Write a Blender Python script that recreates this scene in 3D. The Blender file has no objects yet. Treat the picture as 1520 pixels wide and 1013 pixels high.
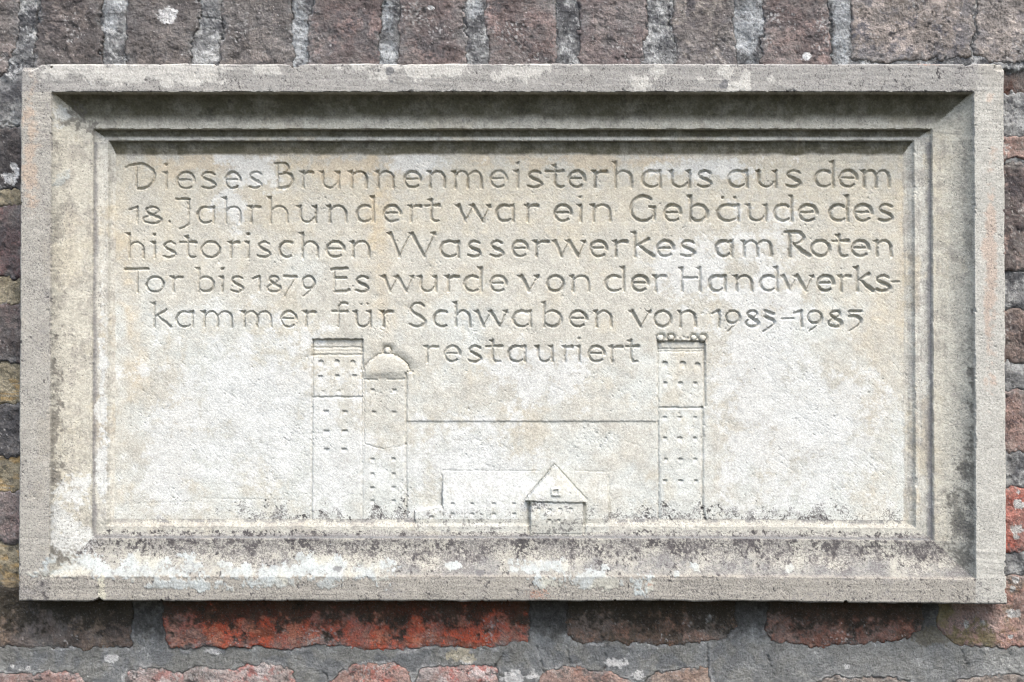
import bpy, math
import numpy as np

# ------------------------------------------------------------------ camera, sky, sun, exposure
S = 0.0007            # metres per unit; one unit = one photo pixel at the plane of the plaque's front
DCAM = 2500.0         # camera distance from that plane in units
CX, CY = 760.0, 506.5
sc = bpy.context.scene
cam_d = bpy.data.cameras.new("camera"); cam = bpy.data.objects.new("camera", cam_d)
sc.collection.objects.link(cam); sc.camera = cam
cam.location = (0, -DCAM * S, 0); cam.rotation_euler = (math.radians(90), 0, 0)
cam_d.sensor_width = 36.0; cam_d.lens = 36.0 * DCAM / 1520.0
cam_d.clip_start = 0.01; cam_d.clip_end = 100.0

SUN_EL, SUN_AZ = 58.0, 24.0      # azimuth: degrees to the right of the wall's normal
w = bpy.data.worlds.new("World"); sc.world = w; w.use_nodes = True
nt = w.node_tree; bg = nt.nodes["Background"]
sky = nt.nodes.new("ShaderNodeTexSky"); sky.sky_type = 'NISHITA'; sky.sun_disc = False
sky.sun_elevation = math.radians(SUN_EL); sky.sun_rotation = math.radians(180 - SUN_AZ)
sky.air_density = 1.0; sky.dust_density = 3.0; sky.ozone_density = 1.0
nt.links.new(sky.outputs[0], bg.inputs[0]); bg.inputs[1].default_value = 0.13
sl = bpy.data.lights.new("sun", 'SUN'); so = bpy.data.objects.new("sun", sl); sc.collection.objects.link(so)
sl.energy = 1.0; sl.angle = math.radians(36); sl.color = (1.0, 0.95, 0.885)
e, a = math.radians(SUN_EL), math.radians(SUN_AZ)
from mathutils import Vector
tosun = Vector((math.cos(e) * math.sin(a), -math.cos(e) * math.cos(a), math.sin(e)))
so.rotation_euler = tosun.to_track_quat('Z', 'Y').to_euler()
sc.view_settings.view_transform = 'Standard'; sc.view_settings.look = 'None'
sc.cycles.pixel_filter_type = 'BLACKMAN_HARRIS'; sc.cycles.filter_width = 1.1
sc.view_settings.gamma = 1.0; sc.view_settings.exposure = 1.97

# ------------------------------------------------------------------ noise fields (photo units)
NW, NH, NX0, NY0 = 2160, 1440, -320, -214
_ky = np.fft.fftfreq(NH)[:, None]; _kx = np.fft.rfftfreq(NW)[None, :]
_k = np.sqrt(_kx ** 2 + _ky ** 2) + 1e-9; _th = np.arctan2(_ky, _kx + 1e-12)

def field(seed, wl0, wl1, beta=1.0, ang=None, spread=0.3):
    """band-limited fractal noise, unit deviation; wl0..wl1 wavelengths; ang = direction ALONG the streaks (y down)"""
    r = np.random.default_rng(seed)
    F = np.fft.rfft2(r.standard_normal((NH, NW)).astype(np.float32))
    m = _k ** (-beta) * np.exp(-(_k * wl0) ** 4 * 0.5) * np.exp(-(1 / (_k * wl1)) ** 4 * 0.5)
    if ang is not None:
        d = _th - (math.radians(ang) + math.pi / 2)
        d = (d + math.pi / 2) % math.pi - math.pi / 2
        m = m * np.exp(-0.5 * (d / spread) ** 2)
    f = np.fft.irfft2(F * m, s=(NH, NW)); f -= f.mean(); f /= f.std()
    return f.astype(np.float32)

def samp(f, x, y):
    x = np.asarray(x, np.float32) - NX0; y = np.asarray(y, np.float32) - NY0
    xi = np.floor(x).astype(np.int32); yi = np.floor(y).astype(np.int32)
    fx = x - xi; fy = y - yi
    x0 = xi % NW; x1 = (xi + 1) % NW; y0 = yi % NH; y1 = (yi + 1) % NH
    return ((f[y0, x0] * (1 - fx) + f[y0, x1] * fx) * (1 - fy) + (f[y1, x0] * (1 - fx) + f[y1, x1] * fx) * fy)

def sst(a, b, x):
    t = np.clip((x - a) / (b - a), 0, 1); return t * t * (3 - 2 * t)

F_big = field(1, 60, 700, 1.6)
F_mid = field(2, 14, 160, 1.3)
F_sml = field(3, 4, 30, 1.0)
F_fin = field(4, 2.0, 6, 0.3)
F_frac = field(5, 2.5, 120, 1.25)
F_frac2 = field(6, 2.5, 90, 1.2)
F_frac3 = field(7, 3, 260, 1.4)
F_hor = field(8, 2.6, 40, 0.9, ang=2, spread=0.10)
F_dia = field(9, 3.0, 26, 0.6, ang=42, spread=0.30)
F_ver = field(10, 8, 300, 1.2, ang=90, spread=0.10)
F_speck = field(11, 4.5, 14, 0.3)
F_warpx = field(12, 5, 60, 1.3)
F_warpy = field(13, 5, 60, 1.3)

def rgb(r, g, b):
    c = np.array([r, g, b], np.float64) / 255.0
    lin = np.where(c <= 0.04045, c / 12.92, ((c + 0.055) / 1.055) ** 2.4)
    return (lin / 1.55).astype(np.float32)

def mixc(col, c, m):
    m = m[..., None]; return col * (1 - m) + np.asarray(c, np.float32) * m

def blobs(px, py, lst, nz, amp=0.45, soft=0.06):
    """irregular patches: ellipses (cx, cy, rx, ry) with ragged noise edges"""
    best = np.full(px.shape, -9.0, np.float32)
    for cx, cy, rx, ry in lst:
        d = 1 - np.sqrt(((px - cx) / rx) ** 2 + ((py - cy) / ry) ** 2)
        best = np.maximum(best, d)
    return sst(-soft, soft, best + amp * nz * (best > -1.4))

# ------------------------------------------------------------------ materials
def stone_material(name, fine, bump, rough):
    m = bpy.data.materials.new(name); m.use_nodes = True; n = m.node_tree; L = n.links.new
    p = n.nodes["Principled BSDF"]; p.inputs["Roughness"].default_value = rough
    p.inputs["Specular IOR Level"].default_value = 0.25
    at = n.nodes.new("ShaderNodeAttribute"); at.attribute_name = "Col"
    geo = n.nodes.new("ShaderNodeNewGeometry")
    n1 = n.nodes.new("ShaderNodeTexNoise"); n1.inputs["Scale"].default_value = fine
    n1.inputs["Detail"].default_value = 6; n1.inputs["Roughness"].default_value = 0.65
    L(geo.outputs["Position"], n1.inputs["Vector"])
    n2 = n.nodes.new("ShaderNodeTexNoise"); n2.inputs["Scale"].default_value = fine * 2.7
    n2.inputs["Detail"].default_value = 3
    L(geo.outputs["Position"], n2.inputs["Vector"])
    mr = n.nodes.new("ShaderNodeMapRange"); mr.inputs[1].default_value = 0.3; mr.inputs[2].default_value = 0.7
    mr.inputs[3].default_value = 0.78; mr.inputs[4].default_value = 1.20
    L(n1.outputs["Fac"], mr.inputs[0])
    mx = n.nodes.new("ShaderNodeMix"); mx.data_type = 'RGBA'; mx.blend_type = 'MULTIPLY'
    mx.inputs["Factor"].default_value = 1.0
    L(at.outputs["Color"], mx.inputs["A"]); L(mr.outputs[0], mx.inputs["B"])
    L(mx.outputs["Result"], p.inputs["Base Color"])
    # dark grains of lichen and grit; their density comes with the mesh (alpha of Col)
    n3 = n.nodes.new("ShaderNodeTexNoise"); n3.inputs["Scale"].default_value = fine * 1.35
    n3.inputs["Detail"].default_value = 2.5; n3.inputs["Roughness"].default_value = 0.6
    L(geo.outputs["Position"], n3.inputs["Vector"])
    sm = n.nodes.new("ShaderNodeMath"); sm.operation = 'MULTIPLY_ADD'; sm.inputs[1].default_value = 0.30
    L(at.outputs["Alpha"], sm.inputs[0]); L(n3.outputs["Fac"], sm.inputs[2])
    m3 = n.nodes.new("ShaderNodeMapRange"); m3.interpolation_type = 'SMOOTHSTEP'
    m3.inputs[1].default_value = 0.66; m3.inputs[2].default_value = 0.76; m3.inputs[3].default_value = 0.0; m3.inputs[4].default_value = 0.68
    L(sm.outputs[0], m3.inputs[0])
    mx2 = n.nodes.new("ShaderNodeMix"); mx2.data_type = 'RGBA'; mx2.inputs["B"].default_value = (0.085, 0.078, 0.074, 1)
    L(m3.outputs[0], mx2.inputs["Factor"]); L(mx.outputs["Result"], mx2.inputs["A"])
    L(mx2.outputs["Result"], p.inputs["Base Color"])
    ad = n.nodes.new("ShaderNodeMath"); ad.operation = 'ADD'
    L(n1.outputs["Fac"], ad.inputs[0]); L(n2.outputs["Fac"], ad.inputs[1])
    b = n.nodes.new("ShaderNodeBump"); b.inputs["Strength"].default_value = 1.0
    b.inputs["Distance"].default_value = bump
    L(ad.outputs[0], b.inputs["Height"]); L(b.outputs["Normal"], p.inputs["Normal"])
    return m

M_STONE = stone_material("weathered_sandstone", 420, 0.0004, 0.92)
M_BRICK = stone_material("weathered_brick", 380, 0.0016, 0.9)
M_MORTAR = stone_material("lime_mortar", 420, 0.0016, 0.93)

# ------------------------------------------------------------------ mesh helpers
def make_mesh(name, co, quads, col, mat, parent, normals=None, smooth=True):
    me = bpy.data.meshes.new(name)
    nv, nf = len(co), len(quads)
    me.vertices.add(nv); me.vertices.foreach_set("co", np.ascontiguousarray(co, np.float32).ravel())
    me.loops.add(nf * 4); me.loops.foreach_set("vertex_index", np.ascontiguousarray(quads, np.int32).ravel())
    me.polygons.add(nf); me.polygons.foreach_set("loop_start", np.arange(0, nf * 4, 4, dtype=np.int32))
    me.polygons.foreach_set("use_smooth", np.full(nf, smooth))
    me.update(calc_edges=True)
    at = me.color_attributes.new("Col", 'FLOAT_COLOR', 'POINT')
    c4 = np.ones((nv, 4), np.float32); c4[:, :col.shape[1]] = col
    if col.shape[1] == 3: c4[:, 3] = 0.30
    at.data.foreach_set("color", c4.ravel())
    if normals is not None:
        me.normals_split_custom_set_from_vertices(normals)
    me.materials.append(mat)
    o = bpy.data.objects.new(name, me); sc.collection.objects.link(o); o.parent = parent
    return o

def empty(name, label, cat, loc=(0, 0, 0)):
    o = bpy.data.objects.new(name, None); sc.collection.objects.link(o)
    o.location = loc; o["label"] = label; o["category"] = cat; o.empty_display_size = 0.05
    return o

def to_world(U, V, D):
    """U right, V down, D into the wall, in units"""
    return np.stack([U * S, D * S, -V * S], -1)

# ================================================================== THE PLAQUE (carved as one relief, split into its parts)
plaque = empty("stone_plaque", "large pale sandstone plaque with moulded frame and carved German inscription, fixed to the brick wall", "plaque")

def axis(stops):
    out = []
    for (a, b, st) in stops:
        n = max(1, int(round((b - a) / st))); out.append(np.linspace(a, b, n, endpoint=False))
    out.append(np.array([stops[-1][1]])); return np.concatenate(out).astype(np.float32)

XO = (-731.0, -685.0, -632.5, -612.0, -602.0); XR = (732.5, 687.0, 634.5, 610.0, 594.0)
YT = (-411.5, -369.5, -319.3, -303.5, -281.0); YB = (386.5, 348.5, 298.0, 279.5, 270.0)
U1 = axis([(-731, -725, 1.0), (-725, -690, 2.2), (-690, -672, 1.2), (-672, -640, 2.0), (-640, 640, 1.2), (640, 674, 2.0), (674, 692, 1.2), (692, 726, 2.2), (726, 732.5, 1.0)])
V1 = axis([(-411.5, -406, 1.0), (-406, -374, 1.8), (-374, -355, 1.2), (-355, -325, 1.6), (-325, 302, 1.2), (302, 386.5, 1.5)])
V, U = np.meshgrid(V1, U1, indexing='ij')
wob = samp(F_frac3, U + 760, V + 506)
wobs = samp(F_frac, U + 760, V + 506)

def station(c, lo, hi):
    """profile station 0..4 measured inward from the two opposite sides"""
    a = np.interp(c, lo, [0, 1, 2, 3, 4]); b = np.interp(-c, [-v for v in hi], [0, 1, 2, 3, 4])
    return np.minimum(a, b)
# worn arrises wander a little
uw = U + 0.3 * wobs; vw = V + 0.3 * samp(F_frac2, U + 760, V + 506)
st = np.minimum(station(uw, XO, XR), station(vw, YT, YB))
st0 = np.minimum(station(U, XO, XR), station(V, YT, YB))
def circ(t): return np.sqrt(np.clip(1 - (1 - np.clip(t, 0, 1)) ** 2, 0, 1))
D = np.zeros_like(U)
D += 38 * circ((st - 1))
D += 3.5 * sst(2.0, 2.06, st) + 8.5 * circ((st - 2) / 0.97)
D += 2.0 * sst(3.0, 3.08, st) + 9 * circ((st - 3)) ** 1.3
# rounded outer edge and its small losses
edge = np.minimum(np.minimum(U - XO[0], XR[0] - U), np.minimum(V - YT[0], YB[0] - V))
rr = 3.0 + .4 * wob
q = np.clip(rr - edge, 0, None)
D += np.where(edge < rr, rr - np.sqrt(np.clip(rr ** 2 - q ** 2, 0, None)), 0)
PX = CX + U / (1 + D / DCAM); PY = CY + V / (1 + D / DCAM)      # where each point was measured in the photograph
panelm = sst(3.75, 4.0, st0)

# --- sunk relief: towers, wall, houses
part = np.zeros(U.shape, np.int32)          # 0 border 1 cove 2 fillet moulding 3 bevel 4 panel
part[st0 >= 1] = 1; part[st0 >= 2] = 2; part[st0 >= 3] = 3; part[st0 >= 3.97] = 4
PART_NAME = {0: ("frame_border", None), 1: ("cove_moulding", None), 2: ("fillet_moulding", None), 3: ("bevel_moulding", None), 4: ("inscription_panel", None)}
next_id = [5]
def new_part(name, parent_id=None, label=None):
    i = next_id[0]; next_id[0] += 1; PART_NAME[i] = (name, parent_id, label); return i

def inbox(x0, y0, x1, y1): return (PX >= x0) & (PX <= x1) & (PY >= y0) & (PY <= y1)
wx = PX + 0.35 * samp(F_sml, PX, PY); wy = PY + 0.35 * samp(F_sml, PX + 300, PY)
def seg_groove(x0, y0, x1, y1, r, depth, pw=1.0):
    """carved line"""
    global D
    bx0, bx1 = min(x0, x1) - 8, max(x0, x1) + 8; by0, by1 = min(y0, y1) - 8, max(y0, y1) + 8
    i0, i1 = np.searchsorted(V1, ((by0 - CY) * 1.0 if by0 < CY else (by0 - CY)) * 1.026 - 6), np.searchsorted(V1, (by1 - CY) * 1.026 + 6)
    j0, j1 = np.searchsorted(U1, (bx0 - CX) * 1.026 - 6), np.searchsorted(U1, (bx1 - CX) * 1.026 + 6)
    sl_ = (slice(max(i0, 0), i1), slice(max(j0, 0), j1))
    x, y = wx[sl_], wy[sl_]
    L2 = (x1 - x0) ** 2 + (y1 - y0) ** 2
    t = np.clip(((x - x0) * (x1 - x0) + (y - y0) * (y1 - y0)) / L2, 0, 1)
    d = np.hypot(x - x0 - t * (x1 - x0), y - y0 - t * (y1 - y0))
    D[sl_] += depth * np.clip(1 - d / r, 0, 1) ** pw

# level differences: the drawing lies lower than the lettering field, cut back most along each top edge
def sink(mask_y, x0, x1, y0, depth, fade, edgew=1.2):
    m = sst(x0 - edgew, x0 + edgew * .5, wx) * (1 - sst(x1 - edgew * .5, x1 + edgew, wx)) * sst(y0 - edgew, y0 + edgew * .6, wy)
    return m * depth * np.exp(-np.clip(PY - y0, 0, None) / fade)
D += sink(0, 464, 538, 504, 5.5, 45) * panelm
D += sink(0, 976.5, 1046, 507, 5.0, 45) * panelm
D += sink(0, 604, 977, 626.5, 1.7, 60) * panelm
# ground strip between towers and moulding stays a touch lower
D += 1.6 * sst(640, 770, PY) * (inbox(600, 620, 980, 776)) * panelm
# left tower
t1 = inbox(463.5, 504, 538, 772); t2 = inbox(541, 513, 603.5, 772)
re_ = (np.abs((wx - 574) / 34.0) ** 1.65 + np.abs((wy - 551) / 26.5) ** 1.65) ** (1 / 1.65)          # rounded dome with a knob
kn_ = np.hypot(wx - 575, wy - 521)
upper = wy < 551.5
dm = ((re_ < 1) & upper) | ((wy >= 551.5) & (wx > 541) & (wx < 603.5)) | (kn_ < 5.4)
dm = dm & (PY < 772); t2 = dm
out_ = np.minimum((re_ - 1) * 27, kn_ - 5.4)
hol = np.exp(-(np.clip(out_, 0, None) / 6.5) ** 1.5) * (out_ > 0) * (1 - sst(547, 556, wy)) * (PX > 538.5)
D += 4.6 * hol * (0.45 + 0.55 * sst(552, 596, PX)) * sst(505, 516, PY)
D += 2.4 * np.exp(-(out_ / 1.5) ** 2) * upper * (wx > 539)
D -= 3.4 * np.sqrt(np.clip(1 - re_ ** 2, 0, 1)) * (re_ < 1) * upper + 3.4 * np.sqrt(np.clip(1 - ((wx - 574) / 33.5) ** 2, 0, 1)) * (~upper) * (1 - sst(551, 563, wy)) * (wx > 541) * (wx < 604)
# right tower
t3 = inbox(977, 503, 1046, 772) & ~((PX > 1042.5) & (PY > 606))
# the long building and the gabled house stand proud
def boxm(x0, y0, x1, y1, e=1.0):
    return sst(x0 - e, x0 + e, wx) * (1 - sst(x1 - e, x1 + e, wx)) * sst(y0 - e, y0 + e, wy) * (1 - sst(y1 - e, y1 + e, wy))
lb = boxm(657, 699, 903, 790)
corner = 1 - boxm(895, 690, 912, 704) * (np.hypot(PX - 896, PY - 706) > 7)
lb = lb * corner
lbD = 62.2 - 4.6 * sst(697, 756, PY); D = D * (1 - lb) + np.minimum(D, lbD) * lb
anx_top = 758 - (wx - 616) * 0.16
anx = ((wx > 616) & (wx < 657) & (wy > anx_top) & (wy < 790)).astype(np.float32)
D = np.where(anx > .5, np.minimum(D, 57.0), D)
# hollow beside the long building's left end and beneath its left gable
D += 4.5 * np.exp(-np.clip(656 - wx, 0, None) / 5) * (wx < 656.5) * sst(700, 750, PY) * (PY < anx_top)
# gable roof and house
rf = (wy > 691 + np.abs(wx - 823) * 1.19) & (wy < 743.5 + (wx - 781) * 0.03) & (wx > 780) & (wx < 869)
hb = (wx > 787) & (wx < 865) & (wy >= 743.5 + (wx - 781) * 0.03) & (wy < 794.5)
house_d = 50.5
slope = 47.5 + 6.5 * (1 - sst(690, 743, PY))
D = np.where(rf, slope, D)
D = np.where(hb, np.minimum(D, house_d) * 0 + 50.0 - 1.2 * sst(744, 790, PY), D)
# shaded hollows at both sides of the house foot
for hx in (785.0, 867.5):
    D += 3.0 * np.exp(-((PX - hx) / 2.2) ** 2) * (PY > 748) * (PY < 795)
id_t1 = new_part("carved_tower", None, "carved left tower with straight banded top"); id_t2 = new_part("carved_tower", None, "carved middle tower with dome and knob")
id_t3 = new_part("carved_tower", None, "carved right tower with four knobs on its top")
id_w = new_part("carved_wall", None, None); id_lb = new_part("carved_long_building", None, None); id_an = new_part("carved_annex", None, None)
id_rf = new_part("carved_gable_roof", None, None); id_hb = new_part("carved_house_front", None, None)
part[inbox(604, 626.5, 977, 772) & (st0 > 3.97)] = id_w
part[t1 & (st0 > 3.9)] = id_t1; part[t2 & (st0 > 3.9)] = id_t2; part[t3 & (st0 > 3.9)] = id_t3
part[(lb > 0.5) & (PY < 777)] = id_lb; part[(anx > 0.5) & (PY < 777)] = id_an; part[rf] = id_rf; part[hb] = id_hb

for g in [  # carved lines x0 y0 x1 y1 halfwidth depth
    (464, 506, 462.7, 771, 2.1, 3.2), (538, 505, 537.5, 560, 2.2, 2.6), (537.5, 560, 537.5, 770, 1.6, 1.4),
    (464, 516, 538, 516, 1.9, 1.9), (465, 521.5, 538, 521, 1.2, .7), (465, 527.4, 537, 527, 1.9, 1.8), (464, 590, 538, 590, 1.9, 2.4),
    (541, 563.5, 560, 564, 1.7, 1.8), (575, 564, 600, 563, 1.7, 1.8), (541, 549, 540.2, 657, 1.6, 1.7), (540, 659, 569, 667, 1.6, 1.2), (569, 667, 600, 662, 1.4, .7),
    (540, 662, 538.5, 770, 1.4, 1.1), (603, 556, 602.5, 660, 2.2, 3.6), (602.5, 660, 603.5, 770, 2.0, 3.2), (605, 552, 613, 552, 2.0, 2.6), (612.5, 552, 613, 562, 1.6, 1.4),
    (604, 626, 977, 626, 1.5, .7), (976.5, 508, 977, 770, 1.9, 2.4), (1045.5, 512, 1046, 603, 2.6, 3.6), (1042.5, 606, 1042, 755, 2.4, 3.6), (1042, 755, 1046, 772, 3.2, 4.0),
    (976.5, 518.3, 1044, 518.3, 1.7, 2.1), (977, 521.8, 1044, 521.8, 2.0, 1.9), (979, 605.5, 1042, 606, 1.9, 2.4),
    (656.3, 706, 656.3, 756, 1.6, 1.8), (689, 744, 689, 771, 1.3, 1.0), (722, 744, 722, 771, 1.3, .8), (753, 760, 753, 771, 1.2, .6),
    (658, 699, 800, 699.5, 1.3, .9), (855, 699, 900, 701, 1.3, .9), (903, 708, 904, 770, 1.6, 1.5), (615.5, 760, 615.5, 774, 1.5, 1.6),
    (780, 741, 822, 690.5, 1.9, 2.2), (824, 690.5, 870, 741, 1.9, 1.9), (782, 744, 869, 746, 1.8, 1.2), (786, 746, 786, 793, 1.8, 2.2), (866, 747, 866, 793, 1.8, 1.8), (788, 794, 866, 794, 1.5, 1.6)]:
    seg_groove(*g)
# knobs
for kx, ky, kr, kh in [(980.5, 502.5, 4.8, 4.2), (996, 502, 4.2, 3), (1029.5, 502, 4.2, 3), (1043, 502.5, 4.8, 4.2), (575, 521, 5.0, 2.4)]:
    r = np.hypot(wx - kx, wy - ky)
    D += 4.4 * np.exp(-(np.clip(r - kr, 0, None) / 2.6) ** 2) * (r > kr) * (PY < 512 + (kx < 600) * 12) * (1 if kx > 600 else .3)
    D -= kh * np.sqrt(np.clip(1 - (r / kr) ** 2, 0, 1)) * (r < kr)
    i = new_part("knob", id_t3 if kx > 600 else id_t2); part[r < kr] = i
D += 2.2 * boxm(1001, 499, 1024, 506, 2) * (0.6 + 0.5 * samp(F_sml, PX, PY))
# window punches: sharp upper edge, running out below
def punch(x, y, wd, dp, run, pid, arch=0.0):
    global D
    m = (np.abs(PX - x) < wd) & (PY > y - 4) & (PY < y + run + 2)
    xx, yy = PX[m], PY[m]
    top = y + arch * ((xx - x) / wd) ** 2 * 3 - (1 - np.abs(xx - x) / wd) * 0.3
    f = sst(-0.7, 0.7, yy - top) * np.clip(1 - (yy - top) / run, 0, 1) * sst(wd, wd * 0.35, np.abs(xx - x))
    v = D[m]; D[m] = v + dp * f
    i = new_part("window", pid); mm = m & (PY > y - 1.5) & (PY < y + run * 0.9); part[mm] = i
rng = np.random.default_rng(5)
W = []
for x, y in [(476, 535.5), (500, 535), (523.5, 535.5)]: W.append((x, y, 4.5, 3.2, 7, id_t1, 1))
for x, y in [(475.5, 558.5), (500.6, 557.5), (526, 557)]: W.append((x, y, 4.2, 2.8, 5, id_t1, 0))
for x, y in [(480, 580.5), (503, 580)]: W.append((x, y, 3.2, 1.2, 4, id_t1, 0))
for x, y in [(484, 610), (512, 610.5), (485, 639.5), (511.6, 639), (485, 666.5), (511, 666.5)]: W.append((x, y, 5.0, 3.2, 4.5, id_t1, 0))
for x, y in [(553, 578), (585.5, 578.5), (555, 611), (585, 611.5), (553, 681), (584, 680.5), (553, 703), (584.5, 703), (553, 723.5), (584.5, 723), (553, 743), (584.5, 743)]: W.append((x, y, 3.8, 2.7, 4.2, id_t2, 0))
for x, y in [(987, 537), (1013.5, 537), (1035.5, 539)]: W.append((x, y, 5.2, 3.6, 9, id_t3, 1))
for y, dp in [(568, 3.2), (619, 2.2), (649.5, 3.0), (681, 3.2), (713, 3.2)]:
    for x in (987, 1009.5, 1032): W.append((x + rng.uniform(-.8, .8), y, 4.4 if x == 1009.5 else 3.4, dp, 4.5, id_t3, 0))
for x in (672, 701, 733, 763): W.append((x, 747, 3.4, 2.2, 4, id_lb, 0)); W.append((x, 762, 3.8, 2.4, 4, id_lb, 0))
W.append((641, 766.5, 4.2, 2.6, 3.5, id_an, 0))
for x, y in [(799, 754), (815.5, 755), (831, 754), (847, 754), (815, 770.5), (829, 770.5)]: W.append((x, y, 3.6, 2.2, 3.5, id_hb, 0))
for x_, y_, w_, d_, r_, i_, a_ in W: punch(x_, y_, w_ * 1.1, d_ * 1.12, max(6, r_ * 1.3), i_, a_)
# little square dormer on the gable
fr = boxm(817.5, 723, 831, 735.5, .7); ho = boxm(821, 726.2, 827.8, 732.5, .7)
D -= 2.4 * fr; D += 2.6 * ho
part[fr > .5] = new_part("window", id_rf)

# --- lettering
LT = []
def pts_arc(cx, cy, rx, ry, a0, a1, n=18, r0=1., r1=None, rm=None):
    r1 = r0 if r1 is None else r1; rm = (r0 + r1) / 2 if rm is None else rm
    o = []
    for k in range(n + 1):
        t = k / n; an = math.radians(a0 + (a1 - a0) * t)
        w_ = r0 * (1 - t) * (1 - 2 * t) + rm * 4 * t * (1 - t) + r1 * t * (2 * t - 1)
        o.append((cx + rx * math.cos(an), cy + ry * math.sin(an), w_))
    return o
def crv(p, n=5):
    o = []
    P = [p[0]] + list(p) + [p[-1]]
    for i in range(1, len(P) - 2):
        for k in range(n):
            t = k / n; q = []
            for c in range(3):
                a_, b_, c_, d_ = P[i - 1][c], P[i][c], P[i + 1][c], P[i + 2][c]
                q.append(0.5 * (2 * b_ + (c_ - a_) * t + (2 * a_ - 5 * b_ + 4 * c_ - d_) * t * t + (3 * b_ - a_ - 3 * c_ + d_) * t ** 3))
            o.append(tuple(q))
    o.append(tuple(p[-1])); return o
A_ = 1.56
def stem(u, top, bot=0.0, w=1.0): return [(u, top, w * .95), (u, (top + bot) / 2, w * .86), (u, bot, w)]
S_P = [(.9, .88, .9), (.6, 1., .9), (.25, .95, .85), (.07, .76, .9), (.3, .58, 1.1), (.7, .42, 1.2), (.97, .23, 1.), (.75, .04, .95), (.4, .0, .95), (.0, .1, .8)]
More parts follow.
